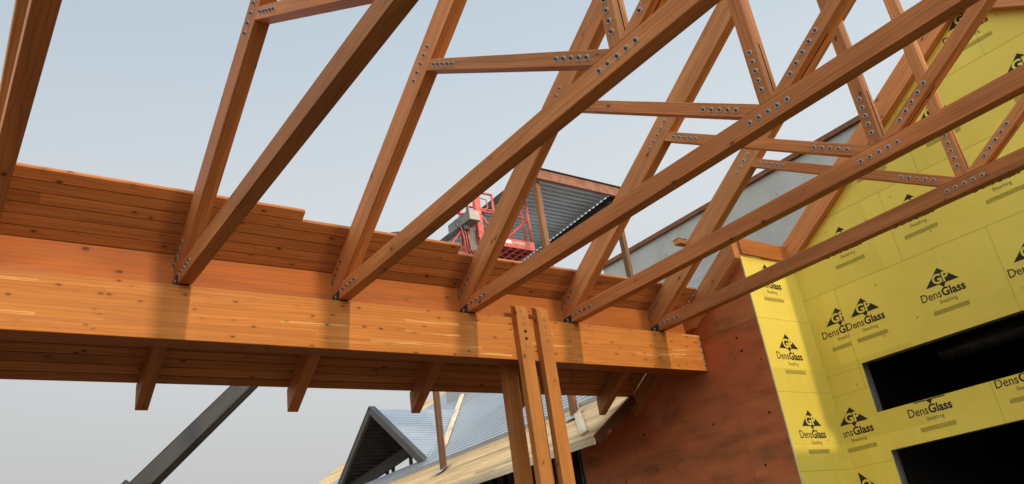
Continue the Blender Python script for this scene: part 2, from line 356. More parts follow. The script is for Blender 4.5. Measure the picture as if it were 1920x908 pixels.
def make_truss(x0):
    t = thing('roof_truss', 'x', 'roof truss', (x0, 8.7, 3.6), 'timber roof trusses standing on the glulam beam')
    x1 = x0 + TW
    tc_ = bmesh.new(); extr(tc_, CHORD, x0, x1)
    top1 = put('top_chord', tc_, 'truss', t, frame_yz((x0, 6, top(6) - .2), -1, S), .004)
    b = bmesh.new(); extr(b, mir(CHORD), x0, x1); put('top_chord', b, 'truss', t, frame_yz((x0, .8, 5.5), 1, S), .004)
    b = bmesh.new(); extr(b, BCH, x0, x1); bc = put('bottom_chord', b, 'truss', t, frame_yz((x0, 5, 3.7), 1, 0), .004)
    b = bmesh.new(); extr(b, KING, x0, x1); kp = put('king_post', b, 'truss', t, frame_yz((x0, RY, 5), 0, 1), .004)
    b = bmesh.new(); extr(b, DIAG, x0, x1); d1 = put('diagonal_web', b, 'truss', t, frame_yz((x0, 5, 4.8), 1, .653), .004)
    b = bmesh.new(); extr(b, mir(DIAG), x0, x1); d2 = put('diagonal_web', b, 'truss', t, frame_yz((x0, 2, 4.8), -1, .653), .004)
    # bolts on the left-hand faces
    for y in (8.548, 8.444, 8.339, 8.234, 8.130): bolt(bc, x0, y, 3.695)
    for y in (3.609, 3.504, 3.397, 3.291, 3.184): bolt(bc, x0, y, 3.703)
    for y, z in ((8.722, 3.885), (8.632, 3.943), (8.543, 4.0), (8.456, 4.06)): bolt(top1, x0, y, z)
    for k in range(5): bolt(top1, x0, 5.999 + .0877 * k, 5.646 - .0585 * k)
    for k in range(5): bolt(d1, x0, 3.71 + .088 * k, 3.908 + .0568 * k)
    for k in range(5): bolt(d1, x0, 5.913 - .0843 * k, 5.347 - .0562 * k)
    for k in range(5): bolt(kp, x0, 3.397, 3.943 + .106 * k)
    for k in range(5): bolt(d2, x0, 3.081 - .0865 * k, 3.912 + .059 * k)
    # thin slots with the hidden plate, in the near face of the king post and in the underside of the far web
    b = bmesh.new(); box(b, (x0 + .07, 3.321, 3.83), (x0 + .078, 3.3255, 4.45)); put('knife_plate', b, 'hole', kp, Matrix.Translation((x0, 3.3, 4)))
    b = bmesh.new(); yy = lambda s: 3.09 - s * .837; zz = lambda s: WL(2 * RY - 3.09) + s * .547
    bar(b, (x0 + .074, yy(.0), zz(.0) - .0012), (x0 + .074, yy(.5), zz(.5) - .0012), .008, .004, (0, -.547, -.837)); put('knife_plate', b, 'hole', d2, Matrix.Translation((x0, 3, 4)))
    b = bmesh.new(); extr(b, [(8.585, 3.5915), (8.585, 3.712), (8.60, 3.714), (8.755, 3.696), (8.77, 3.68), (8.77, 3.5915)], x0 - .012, x0 + TW - .02)
    sh = put('steel_shoe', b, 'black', t, None, .003); bolt(sh, x0 - .012, 8.66, 3.655)
    return t
T0 = make_truss(XL[0])
trusses = [T0]
for x in XL[1:]:
    trusses.append(duptree(T0, off=(x - XL[0], 0, 0)))
for t, lb in zip(trusses, (
        'timber truss in the upper left corner, seen from almost straight below',
        'timber truss whose heel is leftmost on the beam, its web entering at the top edge',
        'bolted timber truss second from the left whose heel sits left of the twin front posts',
        'timber truss whose heel sits just left of the tops of the twin front posts',
        'timber truss landing on the beam just right of the twin front posts',
        'rightmost free-standing timber truss, crossing in front of the yellow boards')):
    t['label'] = lb

# rafters fixed to the walls
b = bmesh.new()
W6 = [(7.37, top(7.37)), (7.37, bot(7.37))] + CHORD[2:]
extr(b, W6, 10.60, 10.748); tag(put('wall_rafter', b, 'rustw', None, frame_yz((10.6, 8, 4.3), -1, S), .004), 'dark weathered rafter lying against the red plywood wall', 'rafter')
for o_ in (bpy.data.objects['wall_rafter'],): o_.data.materials[0] = M['truss']
t = thing('gable_rafters', 'pair of stained rake rafters meeting at the peak of the big yellow gable', 'rafters', (12.03, RY, 7))
ra = [(RY, top(RY)), (RY, bot(RY)), (7.37, bot(7.37)), (7.37, top(7.37))]
b = bmesh.new(); extr(b, ra, 12.03, 12.176); put('rafter', b, 'truss', t, frame_yz((12.03, 5, 6), -1, S), .004)
b = bmesh.new(); extr(b, mir(ra), 12.03, 12.176); put('rafter', b, 'truss', t, frame_yz((12.03, 1, 6), 1, S), .004)
b = bmesh.new(); v = box(b, (10.74, 7.31, 4.60), (12.025, 7.366, 4.89))
tag(put('cap_board', b, 'block', None, Matrix.Translation((11.4, 7.33, 4.75)), .004), 'short orange cap board on top of the narrow sunlit yellow return', 'board')
b = bmesh.new(); box(b, (9.60, 7.62, 4.762), (9.80, 7.74, 4.85)); box(b, (9.585, 7.61, 4.852), (9.81, 7.75, 4.862), 1)  # thin white slab along the cleat's top
tag(put('wood_cleat', b, ['truss', 'white'], None, None, .002), 'small wood cleat with a white top edge nailed beside the fifth truss', 'cleat')

# ------------------------------------------------------------------ glulam beams, column, blocking
def beam(y0, y1, label, vis=True):
    t = thing('glulam_beam', label, 'beam', (-3.5, (y0 + y1) / 2, 2.957), 'long glulam eave beams')
    b = bmesh.new(); box(b, (-3.5, y0, 2.957), (10.745, y1, 3.59)); o = put('laminated_timber', b, 'beam', t, Matrix.Translation((0, y0, 2.957)), .006)
    if vis:
        for k in range(5): bolt(o, 10.70, y0, 3.515 - .115 * k, -1, 'y')
    return t
beam(8.58, 8.86, 'long golden glulam beam carrying the truss heels, sunlit on its near face')
beam(2 * RY - 8.86, 2 * RY - 8.58, 'matching glulam beam on the camera side of the bay, behind the viewer', False)
for i in range(-1, 6):
    xa = (XL[i] + TW + .002) if i >= 0 else -3.5; xb = (XL[i + 1] if i < 5 else 10.60) - .002
    b = bmesh.new(); extr(b, [(8.745, 3.594), (8.745, top(8.745) - .003), (8.80, top(8.80) - .003), (8.80, 3.594)], xa, xb)
    o = put('blocking_board', b, 'block', None, Matrix.Translation(((xa + xb) / 2, 8.77, 3.8)))
    lb = ['red-orange blocking board at the far left edge above the beam', 'long blocking board left of the leftmost heel on the beam, with a swirling knot',
          'red-orange blocking board between the leftmost heel and the next heel', 'blocking board between the second heel and the heel left of the twin posts',
          'blocking board directly behind the tops of the twin front posts', 'blocking board right of the twin posts, between the last two heels',
          'short blocking board between the last heel and the wall rafter'][i + 1]
    tag(o, lb, 'blocking', 'blocking boards between the truss heels')
    o.rotation_euler = (0, 0, 0)

def ply(name, t, x0, x1, y0, y1, zt_near, zt_far):
    b = bmesh.new(); extr(b, [(y0, GZ), (y0, zt_near), (y1, zt_far), (y1, GZ)], x0, x1)
    return put(name, b, 'post', t, frame_vert(((x0 + x1) / 2, y0, 1)), .005)
t = thing('timber_column', 'four-ply timber column clasping the glulam beam, its two near plies rising past the beam', 'column', (7.03, 8.72, GZ))
front = []
for x0 in (6.73, 7.108):
    o = ply('post_ply', t, x0, x0 + .216, 8.468, 8.577, 3.708, 3.785); front.append(o)
for x0 in (6.73, 7.108): ply('post_ply', t, x0, x0 + .216, 8.906, 9.04, 3.30, 3.30)
# plugs and two open bolt holes in the near plies
for q, (o, x0) in enumerate(zip(front, (6.73, 7.108))):
    holes = []
    for k in range(5):
        cx, cz = x0 + .123 + .004 * q, 3.565 - .108 * k - .012 * q
        if q == 0 and k in (2, 3): holes.append((cx, cz)); continue
        b = bmesh.new()
        tube(b, [(cx, 8.464, cz), (cx, 8.4675, cz)], .026, 16, 0)
        ring = []
        for a in range(20):
            for rr in (.026, .0295): ring.append(b.verts.new((cx + rr * math.cos(a * math.pi / 10), 8.4668, cz + rr * math.sin(a * math.pi / 10))))
        for a in range(20):
            n_ = (a + 1) % 20; b.faces.new((ring[2 * a], ring[2 * a + 1], ring[2 * n_ + 1], ring[2 * n_])).material_index = 1
        put('wood_plug', b, ['plug', 'hole'], o, Matrix.Translation((cx, 8.46, cz)))
    if holes:
        b = bmesh.new()
        for cx, cz in holes: tube(b, [(cx, 8.42, cz), (cx, 8.50, cz)], .027, 16, 0)
        cut = put('cutter', b, 'hole'); bpy.context.view_layer.update()
        md = o.modifiers.new('b', 'BOOLEAN'); md.operation = 'DIFFERENCE'; md.object = cut; md.solver = 'EXACT'
        dg = bpy.context.evaluated_depsgraph_get(); me = bpy.data.meshes.new_from_object(o.evaluated_get(dg))
        o.modifiers.clear(); o.data = me; bpy.data.objects.remove(cut)
        for cx, cz in holes:
            b = bmesh.new(); tube(b, [(cx, 8.485, cz), (cx, 8.499, cz)], .0265, 16, 0); put('hole_shade_disc', b, 'hole', o, Matrix.Translation((cx, 8.49, cz)))  # dark disc puts the shade deep in the hole into colour

# ------------------------------------------------------------------ plank decking on the eaves
def decking(label, flip):
    t = thing('roof_decking', label, 'roof decking', (3.5, 9.2 if not flip else 2 * RY - 9.2, 3.7), 'plank decking on the eave slopes')
    c = 1 / math.sqrt(1 + S * S); s = S * c
    b = bmesh.new(); lay = b.loops.layers.float_color.new('tone')
    rows = 20; wd = .13585
    rnd = random.Random(5)
    for r in range(rows):
        y0 = 8.065 + r * wd * c
        xe = {0: 3.46, 1: 5.73}.get(r, 10.60)
        if flip: xe = 12.6
        x = -3.5; n = 0
        while x < xe - .01:
            ln = rnd.uniform(2.2, 4.8) if n else rnd.uniform(1.0, 4.6)
            x2 = min(xe, x + ln)
            if xe - x2 < .5: x2 = xe
            tone = rnd.random() ** 1.1
            d0, d1 = r * wd, (r + 1) * wd - .0004
            g = .009; hh = .052
            prof = [(d0 + .0055, 0), (d1 - .0055, 0), (d1 - .0055, .016), (d1, .0165), (d1, hh), (d0, hh), (d0, .0165), (d0 + .0055, .016)]
            Y = lambda d, h: 8.065 + d * c + h * s
            Z = lambda d, h: top(8.065) - d * s + h * c
            fy = (lambda v: 2 * RY - v) if flip else (lambda v: v)
            va = [b.verts.new((x + .001, fy(Y(*p)), Z(*p))) for p in prof]; vb = [b.verts.new((x2 - .001, fy(Y(*p)), Z(*p))) for p in prof]
            fs = [b.faces.new(va), b.faces.new(vb[::-1])] + [b.faces.new((va[i], vb[i], vb[(i + 1) % 8], va[(i + 1) % 8])) for i in range(8)]
            for f in fs:
                for l in f.loops: l[lay] = (tone, (tone * 7.3) % 1, (tone * 13.7) % 1, 1)
            x = x2; n += 1
    fr = frame_dir((3.5, t.location.y, 3.7), (1, 0, 0), (0, (s if not flip else -s), c))
    put('planks', b, 'deck', t, fr)
    return t
decking('stained plank decking over the far eave, its upper rows stepped and unfinished', False)
decking('matching plank decking over the eave on the camera side, behind the viewer', True)

# ------------------------------------------------------------------ plywood wall and yellow sheathed walls
pl = thing('plywood_wall', 'dark red-brown plywood wall where the beam ends, dotted with fastener holes', 'wall', (10.75, 9.5, GZ))
b = bmesh.new(); extr(b, [(7.392, GZ), (7.392, top(7.392) - .03), (10.28, top(10.28) - .03), (10.5, 2.80), (12.1, 2.80), (12.1, GZ)], 10.75, 10.77)
put('sheathing', b, 'ply', pl, Matrix.Identity(4))

FONT = {}
def text_bm(bm, s, size, x, z, mi, bold=0., place=None, xs=1.):
    cu = bpy.data.curves.new('t', 'FONT'); cu.body = s; cu.size = size; cu.offset = bold; cu.resolution_u = 3
    ob = bpy.data.objects.new('t', cu); COL.objects.link(ob)
    bpy.context.view_layer.update(); dg = bpy.context.evaluated_depsgraph_get()
    me = bpy.data.meshes.new_from_object(ob.evaluated_get(dg))
    xsz = [v.co.x for v in me.vertices]; x0, x1 = min(xsz), max(xsz)
    n0 = len(bm.verts); vs_ = [bm.verts.new(((v.co.x - x0) * xs + x, v.co.y + z, 0)) for v in me.vertices]
    for p in me.polygons:
        try: bm.faces.new([vs_[i] for i in p.vertices]).material_index = mi
        except ValueError: pass
    bpy.data.objects.remove(ob); bpy.data.meshes.remove(me)
    return (x1 - x0) * xs
def logo_bm(seed=0, fine=True):
    """flat logo in (u, v): apex of the triangle at (0, 0), v down is negative; small z steps lift layers"""
    bm = bmesh.new()
    f = bm.faces.new([bm.verts.new(p) for p in ((-.257, -.252, 0), (.257, -.252, 0), (0, 0, 0))]); f.material_index = 0
    f = bm.faces.new([bm.verts.new(p) for p in ((-.045, -.2521, 0), (0.004, -.315, 0), (.05, -.2521, 0))]); f.material_index = 0
    n0 = len(bm.verts); text_bm(bm, 'GP', .205, -.128, -.232, 1, .0065)
    bm.verts.ensure_lookup_table()
    for v in bm.verts[n0:]: v.co.z = .0012
    w1 = text_bm(bm, 'Dens', .176, -.378, -.438, 0, .0012, xs=.88)
    text_bm(bm, 'Glass', .176, -.378 + w1 + .012, -.438, 0, .0052, xs=.945)
    text_bm(bm, 'Sheathing', .082, -.13, -.535, 0, -.0003, xs=.86)
    if fine:
        rnd = random.Random(seed)
        for r in range(5):
            x = -.27
            while x < .27:
                l = rnd.uniform(.008, .03); l = min(l, .27 - x) 
                if l > .003:
                    f = bm.faces.new([bm.verts.new(p) for p in ((x, -.625 - r * .0135, 0), (x + l, -.625 - r * .0135, 0), (x + l, -.616 - r * .0135, 0), (x, -.616 - r * .0135, 0))]); f.material_index = 2
                x += l + rnd.uniform(.003, .006)
    return bm
def clip(bm, co, no):
    g = bm.verts[:] + bm.edges[:] + bm.faces[:]
    bmesh.ops.bisect_plane(bm, geom=g, plane_co=co, plane_no=no, clear_outer=True, dist=1e-6)
def place_logo(parent, origin, udir, vdir, seed=0, sc=1., clips=(), mats=('print', 'yellow', 'fineprint'), rot=0.):
    bm = logo_bm(seed)
    for co, no in clips: clip(bm, co, no)
    u, v = Vector(udir), Vector(vdir); n = u.cross(v)
    m = Matrix((u, v, n)).transposed().to_4x4(); m.translation = Vector(origin) + n * .0015
    bmesh.ops.transform(bm, matrix=m @ Matrix.Rotation(rot, 4, 'Z') @ Matrix.Scale(sc, 4), verts=bm.verts)
    return put('printed_logo', bm, list(mats), parent)

def jl(b, axis, fixed, a0, a1, plane, wdt=.0045, mode='x'):
    """thin sheet joint lying on a wall"""
    if mode == 'x':   # wall plane x = plane
        if axis == 'h': box(b, (plane - .0012, a0, fixed - wdt / 2), (plane + .004, a1, fixed + wdt / 2))
        else: box(b, (plane - .0012, fixed - wdt / 2, a0), (plane + .004, fixed + wdt / 2, a1))
    else:
        if axis == 'h': box(b, (a0, plane - .0012, fixed - wdt / 2), (a1, plane + .004, fixed + wdt / 2))
# narrow return
rt = thing('yellow_return_wall', 'narrow yellow sheathing return lit by the sun beside the plywood wall', 'wall', (11.4, 7.37, GZ))
b = bmesh.new(); box(b, (10.756, 7.37, GZ), (12.194, 7.388, 4.597)); box(b, (10.748, 7.366, GZ), (10.756, 7.388, 4.597), 1)
put('sheathing_boards', b, ['yellow', 'yellowedge'], rt, Matrix.Identity(4))
b = bmesh.new()
for z in (3.50, 2.279, 1.058): jl(b, 'h', z, 10.757, 12.179, 7.37, .0035, 'y')
put('board_joints', b, 'joint', rt)
for k, z in enumerate((4.50, 3.256, 1.992)):
    place_logo(rt, (11.375 + .02 * k - .02, 7.37, z), (1, 0, 0), (0, 0, 1), k)
# main gable wall, with two long window openings
X2 = 12.18
gw = thing('yellow_gable_wall', 'tall yellow sheathed gable wall with two long dark window openings', 'wall', (12.18, RY, GZ))
b = bmesh.new(); xa, xb = X2, X2 + .016
def rc(y0, y1, z0, z1): box(b, (xa, y0, z0), (xb, y1, z1))
YL, YR = 7.37, 2 * RY - 7.37
W1 = (.9, 6.692, 1.792, 2.588); W2 = (.9, 6.67, -.35, 1.20)
rc(YR, YL, GZ, W2[2]); rc(W2[1], YL, W2[2], W2[3]); rc(YR, W2[0], W2[2], W2[3])
rc(YR, YL, W2[3], W1[2]); rc(W1[1], YL, W1[2], W1[3]); rc(YR, W1[0], W1[2], W1[3])
extr(b, [(YR, W1[3]), (YL, W1[3]), (YL, top(YL) - .05), (RY, top(RY) - .05), (YR, top(YL) - .05)], xa, xb)
put('sheathing_boards', b, 'yellow', gw, Matrix.Identity(4))
b = bmesh.new()
for z, y0, y1 in ((3.888, YR, 7.36), (5.108, 1.5, 7.0), (6.328, 1.9, 5.0), (1.50 - .0, 7.0, 7.36)):
    if z == 1.50: continue
    jl(b, 'h', z, y0, y1, X2)
for z, y0, y1 in ((2.535, 6.70, 7.36), (2.20, 6.70, 7.36), (1.062, 6.68, 7.36)): jl(b, 'h', z, y0, y1, X2, .0035)
for y, z0, z1 in ((6.745, 2.20, 3.888), (5.503, 3.888, 5.108), (4.20, 2.588, 3.888), (4.93, 1.20, 1.792), (3.06, 3.888, 5.108), (4.80, 5.108, 6.328), (2.36, 5.108, 6.328), (3.3, 6.328, 7.1), (1.76, 2.59, 3.888)):
    jl(b, 'v', y, z0, z1, X2, .0035)
put('board_joints', b, 'joint', gw)
U, V = (0, -1, 0), (0, 0, 1)
def gl(y, z, seed, clips=(), rot=0.): place_logo(gw, (X2, y, z), U, V, seed, 1., clips, rot=rot)
gl(5.06, 3.588, 1); gl(6.362, 3.588, 2)
gl(6.83, 3.588, 3, [((.085, 0, 0), (1, 0, 0))])
gl(3.79, 3.50, 4); gl(2.52, 3.50, 5); gl(1.25, 3.50, 25)
gl(7.125, 1.985, 6, [((-.24, 0, 0), (-1, 0, 0))])
gl(5.84, 2.022, 7, [((0, -.235, 0), (0, 1, 0))])
gl(4.50, 2.11, 8, [((0, -.325, 0), (0, 1, 0)), ((-.425, 0, 0), (-1, 0, 0))])
gl(4.50 - .0, 2.11, 9, [((0, -.9, 0), (0, 1, 0))]) if False else None
gl(3.20, 2.0, 9, [((0, -.21, 0), (0, 1, 0))]); gl(1.9, 2.0, 10, [((0, -.21, 0), (0, 1, 0))])
for k, y in enumerate((6.33, 5.08, 3.80, 2.52, 1.22)): gl(y, 4.862, 11 + k)
for k, y in enumerate((5.50, 4.27, 2.93, 1.65)): gl(y, 6.11 - .02, 17 + k, [((0, 9, 0), (0, 1, 0))] if k else [((.1, 0, 0), (-1, 0, 0))] if False else ())
gl(3.37, 7.24, 22)
gl(7.06, .74, 23, rot=-math.pi / 2)
# window surrounds, seen edge-on, and the dark room behind
for W in (W1, W2):
    b = bmesh.new(); y0, y1, z0, z1 = W
    box(b, (X2 + .018, y1, z0 - .05), (X2 + .20, y1 + .04, z1 + .05)); box(b, (X2 + .018, y0 - .04, z0 - .05), (X2 + .20, y0, z1 + .05))
    box(b, (X2 + .018, y0, z1), (X2 + .20, y1, z1 + .04)); box(b, (X2 + .018, y0, z0 - .04), (X2 + .20, y1, z0))
    put('window_frame', b, 'stud', gw, Matrix.Identity(4), .004)
bd = thing('dark_building', 'unlit building interior behind the long window openings', 'building', (16, RY, GZ))
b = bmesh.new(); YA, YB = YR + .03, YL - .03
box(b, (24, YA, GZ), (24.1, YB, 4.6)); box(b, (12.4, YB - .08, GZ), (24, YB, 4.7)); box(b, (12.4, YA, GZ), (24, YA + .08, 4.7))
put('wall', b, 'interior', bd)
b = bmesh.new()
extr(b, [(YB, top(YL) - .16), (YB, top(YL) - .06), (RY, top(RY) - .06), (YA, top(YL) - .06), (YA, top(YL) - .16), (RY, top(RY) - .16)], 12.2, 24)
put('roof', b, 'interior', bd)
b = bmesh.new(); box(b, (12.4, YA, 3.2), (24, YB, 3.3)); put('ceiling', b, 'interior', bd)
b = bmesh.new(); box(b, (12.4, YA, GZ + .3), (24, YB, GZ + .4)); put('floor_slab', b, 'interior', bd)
dt = thing('ventilation_duct', 'dull spiral duct hanging inside behind the upper window opening', 'duct', (13.6, 4, 2.5))
b = bmesh.new()
rings = []
for k in range(150):
    y = 6.1 - k * .035; rr = .15 + (.008 if k % 3 == 0 else 0)
    rings.append([b.verts.new((13.7 + rr * math.cos(a * math.pi / 10), y, 2.66 + rr * math.sin(a * math.pi / 10))) for a in range(20)])
for q in range(len(rings) - 1):
    for a in range(20): b.faces.new((rings[q][a], rings[q][(a + 1) % 20], rings[q + 1][(a + 1) % 20], rings[q + 1][a])).smooth = True
put('duct_pipe', b, 'duct', dt)
b = bmesh.new()
for y in (5.8, 4.5, 3.2, 1.9): tube(b, [(13.7, y, 2.82), (13.7, y, 3.2)], .006, 6)
put('hanger_wire', b, 'stud', dt)

t = thing('hanging_cables', 'thin pale cables hanging in the dark behind the lower window opening', 'cables', (12.9, 4, 1))
b = bmesh.new(); rnd = random.Random(9)
for y in (4.75, 4.3, 3.95, 3.6, 3.2): tube(b, [(12.9 + rnd.uniform(0, .3), y, 1.7), (12.9, y - .02, rnd.uniform(.6, 1.1)), (12.92, y + .03, -.6)], .004, 5)
put('cable', b, 'stud', t)

# ------------------------------------------------------------------ rear wing: plank eave, corrugated deck, dormer, canopy
RX, RZ = 9.466, 2.27
def rz(x): return RZ + (x - RX) * S
c = 1 / math.sqrt(1 + S * S); s = S * c
rw = thing('rear_wing_roof', 'lower rear roof of bright corrugated metal deck with a tan plank eave', 'roof', (RX, 12, RZ))
DX = 11.39; DY0, DYR, DY1 = 19.12, 22.0, 24.9; DZR = 5.72
def val_near(x): return DY0 + max(0, (rz(x) - rz(DX))) / (DZR - rz(DX)) * (DYR - DY0)
def val_far(x): return DY1 - max(0, (rz(x) - rz(DX))) / (DZR - rz(DX)) * (DY1 - DYR)
XR = 14.64
b = bmesh.new()
PIT = .2; H = .065
def ribp(s0, s1):
    pts = []; k = 0; q = s0
    while q < s1:
        for f, h in ((0, 0), (.24, 0), (.30, H), (.94, H)): pts.append((q + f * PIT, h))
        q += PIT
    pts.append((q, 0)); return [p for p in pts if p[0] <= s1 + PIT]
def quad_thin(bm, p):
    f = bm.faces.new([bm.verts.new(q) for q in p]); return f
pts = ribp((10.95 - RX) / c, (18.2 - RX) / c)
def P3(sv, h, y): return (RX + sv * c - h * s, y, RZ + sv * s + h * c)
for (s0, h0), (s1, h1) in zip(pts, pts[1:]):
    xm0, xm1 = RX + s0 * c, RX + s1 * c
    ystart = 10.95
    if DX < xm0 and xm1 < XR + .1:
        segs = [((ystart, ystart), (val_near(xm0), val_near(xm1))), ((val_far(xm0), val_far(xm1)), (28.3, 28.3))]
    else: segs = [((ystart, ystart), (28.3, 28.3))]
    for (a0, a1), (b0, b1) in segs:
        quad_thin(b, [P3(s0, h0 + .01, a0), P3(s1, h1 + .01, a1), P3(s1, h1 + .01, b1), P3(s0, h0 + .01, b0)])
put('metal_deck', b, 'galv', rw)
# plank overhang: rows of boards along the eave, and short cross boards at the near and far rakes
b = bmesh.new(); lay = b.loops.layers.float_color.new('tone'); rnd = random.Random(3)
def board(s0, s1, y0, y1, th=.05, lift=0.):
    tone = rnd.random()
    P = lambda sv, h, y: (RX + sv * c - h * s, y, RZ + sv * s + h * c)
    v = [b.verts.new(P(sv, h, y)) for sv in (s0 + .001, s1 - .001) for y in (y0 + .001, y1 - .001) for h in (-th + lift, lift)]
    for f in ((0, 1, 3, 2), (4, 6, 7, 5), (0, 4, 5, 1), (2, 3, 7, 6), (0, 2, 6, 4), (1, 5, 7, 3)):
        ff = b.faces.new([v[i] for i in f])
        for l in ff.loops: l[lay] = (tone, (tone * 7.3) % 1, (tone * 13.7) % 1, 1)
sv = 0
while sv < 1.86:
    y = 10.3
    while y < 32:
        y2 = min(32, y + rnd.uniform(2.5, 4.8)); board(sv, sv + .137, y, y2); y = y2
    sv += .137
sm = sv
while sv < 9.3 / c:
    x_ = RX + sv * c
    if not (10.7 < x_ < 12.3): board(sv, sv + .137, 10.3, 11.1)
    else: board(sv, sv + .137, 10.3, 11.1)
    board(sv, sv + .137, 28.2, 32.1)
    sv += .137
put('eave_planks', b, 'pale', rw, frame_dir((RX, 12, RZ), (0, 1, 0), (-s, 0, c)))
b = bmesh.new()
def fas(h0, h1, off):
    # stacked fascia strips: along the eave, then up the near rake
    v0 = P3(0, 0, 0)
    box(b, (RX - off, 10.3 - off, RZ - h1), (RX - off + .045, 32, RZ - h0))
fas(.005, .055, .0); fas(.06, .10, .018); fas(.105, .155, .03)
put('eave_fascia', b, 'palew', rw, frame_dir((RX, 12, RZ), (0, 1, 0)), .004)
b = bmesh.new()
for k, (h0, h1, off, L1) in enumerate(((-.005, -.06, 0., 1.52), (-.062, -.11, .018, 1.52), (-.112, -.17, .03, 1.5))):
    pa = lambda sv, h, y: Vector(P3(sv, h, y))
    v = [b.verts.new(pa(sv, h, y)) for sv in (-off, L1) for y in (10.3 - off - .02, 10.3 + .03) for h in (h1, h0)]
    for f in ((0, 1, 3, 2), (4, 6, 7, 5), (0, 4, 5, 1), (2, 3, 7, 6), (0, 2, 6, 4), (1, 5, 7, 3)): b.faces.new([v[i] for i in f])
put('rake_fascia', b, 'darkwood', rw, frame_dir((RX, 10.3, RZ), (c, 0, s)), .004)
b = bmesh.new()
for y in [10.6 + k * 1.22 for k in range(17)]:
    v = [b.verts.new(P3(sv, h, yy)) for sv in (.25, 1.5) for yy in (y, y + .09) for h in (-.25, -.055)]
    for f in ((0, 1, 3, 2), (4, 6, 7, 5), (0, 4, 5, 1), (2, 3, 7, 6), (0, 2, 6, 4), (1, 5, 7, 3)): b.faces.new([v[i] for i in f])
put('lookout', b, 'truss', rw)
# stud wall under the rear eave
sw = thing('stud_wall', 'open steel stud wall in shade under the rear eave, left of the plywood', 'wall', (10.8, 14, GZ))
for k in range(20):
    y = 12.14 + k * .406
    b = bmesh.new(); box(b, (10.74, y, GZ), (10.85, y + .035, 2.72)); box(b, (10.74, y, GZ), (10.745, y + .06, 2.72)); put('stud', b, 'stud', sw)
b = bmesh.new(); box(b, (10.87, 12.1, GZ), (10.9, 20.4, 2.72)); put('dark_backing', b, 'interior', sw)  # dark sheet added in place of the shaded interior behind the studs
b = bmesh.new(); box(b, (10.735, 12.1, 2.72), (10.9, 20.4, 2.84)); put('top_plate', b, 'truss', sw)
# dormer
dm = thing('roof_dormer', 'open-ended dormer with brown channel rakes and a ribbed metal roof', 'dormer', (DX, DYR, 3.55))
for flip in (0, 1):
    b = bmesh.new()
    y0 = DY0 if not flip else DY1
    run = (DYR - y0); rise = DZR - rz(DX); Ls = math.hypot(run, rise); dy, dz = run / Ls, rise / Ls
    PIT = .16; H = .035; pp = ribp(0, Ls - PIT)
    nyv = (-dz if not flip else dz); nzv = abs(dy)
    for (s0, h0), (s1, h1) in zip(pp, pp[1:]):
        q = []
        for sv_, h in ((s0, h0), (s1, h1)):
            sv_ = min(sv_, Ls); y_ = y0 + dy * sv_ + nyv * (h + .01); z_ = rz(DX) + dz * sv_ + nzv * (h + .01)
            xe = RX + (rz(DX) + dz * sv_ - RZ) / S + .12
            q.append(((DX - .02, y_, z_), (xe, y_, z_)))
        quad_thin(b, [q[0][0], q[0][1], q[1][1], q[1][0]])
    put('metal_roof', b, 'darksteel' if flip else 'galv', dm)  # far slope coloured dark to stand in for shade inside the dormer
    b = bmesh.new()
    e_ = .22
    bar(b, (DX - .09, y0 - dy * e_, rz(DX) - dz * e_ - .06), (DX - .09, DYR - dy * .0, DZR - .06 + .0), .10, .16, (0, nyv, nzv))
    bar(b, (DX - .05, y0 - dy * (e_ - .05), rz(DX) - dz * (e_ - .05) + .075), (DX - .05, DYR, DZR + .075), .20, .04, (0, nyv, nzv))
    put('rake_channel', b, 'brownsteel', dm, frame_dir((DX, y0, 3.6), (0, dy, dz)))
b = bmesh.new()
bar(b, (DX + .0, DY1 - .25, rz(DX) + .02), (XR - .1, DYR + .1, DZR - .22), .14, .34, mi=0)
put('valley_beam', b, 'darksteel', dm)
for k, x_ in enumerate((11.7, 12.05, 12.6, 12.75, 13.2)):
    b = bmesh.new(); yv = val_far(x_) - .02; box(b, (x_, yv - .09, .6), (x_ + .09, yv, rz(x_) - .1)); put('stud', b, 'darksteel', dm)
b = bmesh.new(); bar(b, (11.55, DY1 - .5, 2.7), (12.6, DY1 - 1.2, 3.7), .07, .12); put('brace', b, 'rust', dm)
# steel posts standing on the roof and the canopy they carry
CZ = 8.47
for x, y, z1, lb in ((10.555, 11.9, CZ - .2, 'rusty steel post left of the twin timber posts tops, reaching the near corner of the metal canopy'),
                     (12.97, 11.9, CZ - .2, 'rusty steel post under the right corner of the metal canopy'),
                     (10.40, 16.7, CZ - .05, 'rusty steel post standing on the metal roof beside the dormer')):
    t = thing('steel_post', lb, 'post', (x, y, rz(x)), 'steel posts carrying the canopy')
    b = bmesh.new(); box(b, (x - .065, y - .065, rz(x) - .1), (x + .02, y + .065, z1)); box(b, (x + .02, y - .05, rz(x) - .1), (x + .065, y + .05, z1), 1)
    put('shaft', b, ['rustw', 'rust'], t, frame_vert((x, y, 5)))  # lighter right strip puts the lit side of the post into colour
    b = bmesh.new(); v = [b.verts.new(P3((x + dx - RX) / c, .055, y + dy_)) for dx, dy_ in ((-.17, -.17), (.15, -.17), (.15, .17), (-.17, .17))]; b.faces.new(v); put('flashing_plate', b, 'galv', t)
posts_ = [o for o in COL.objects if o.name.startswith('steel_post')]
posts_[0]['label'] = 'rusty steel post holding the near left corner of the metal canopy'
cn = thing('metal_canopy', 'high flat canopy of ribbed metal deck edged with a rust-coloured channel', 'canopy', (11.8, 14, CZ))
b = bmesh.new()
yy = 11.78
def xr(y): return 12.98 + (y - 11.75) * .085
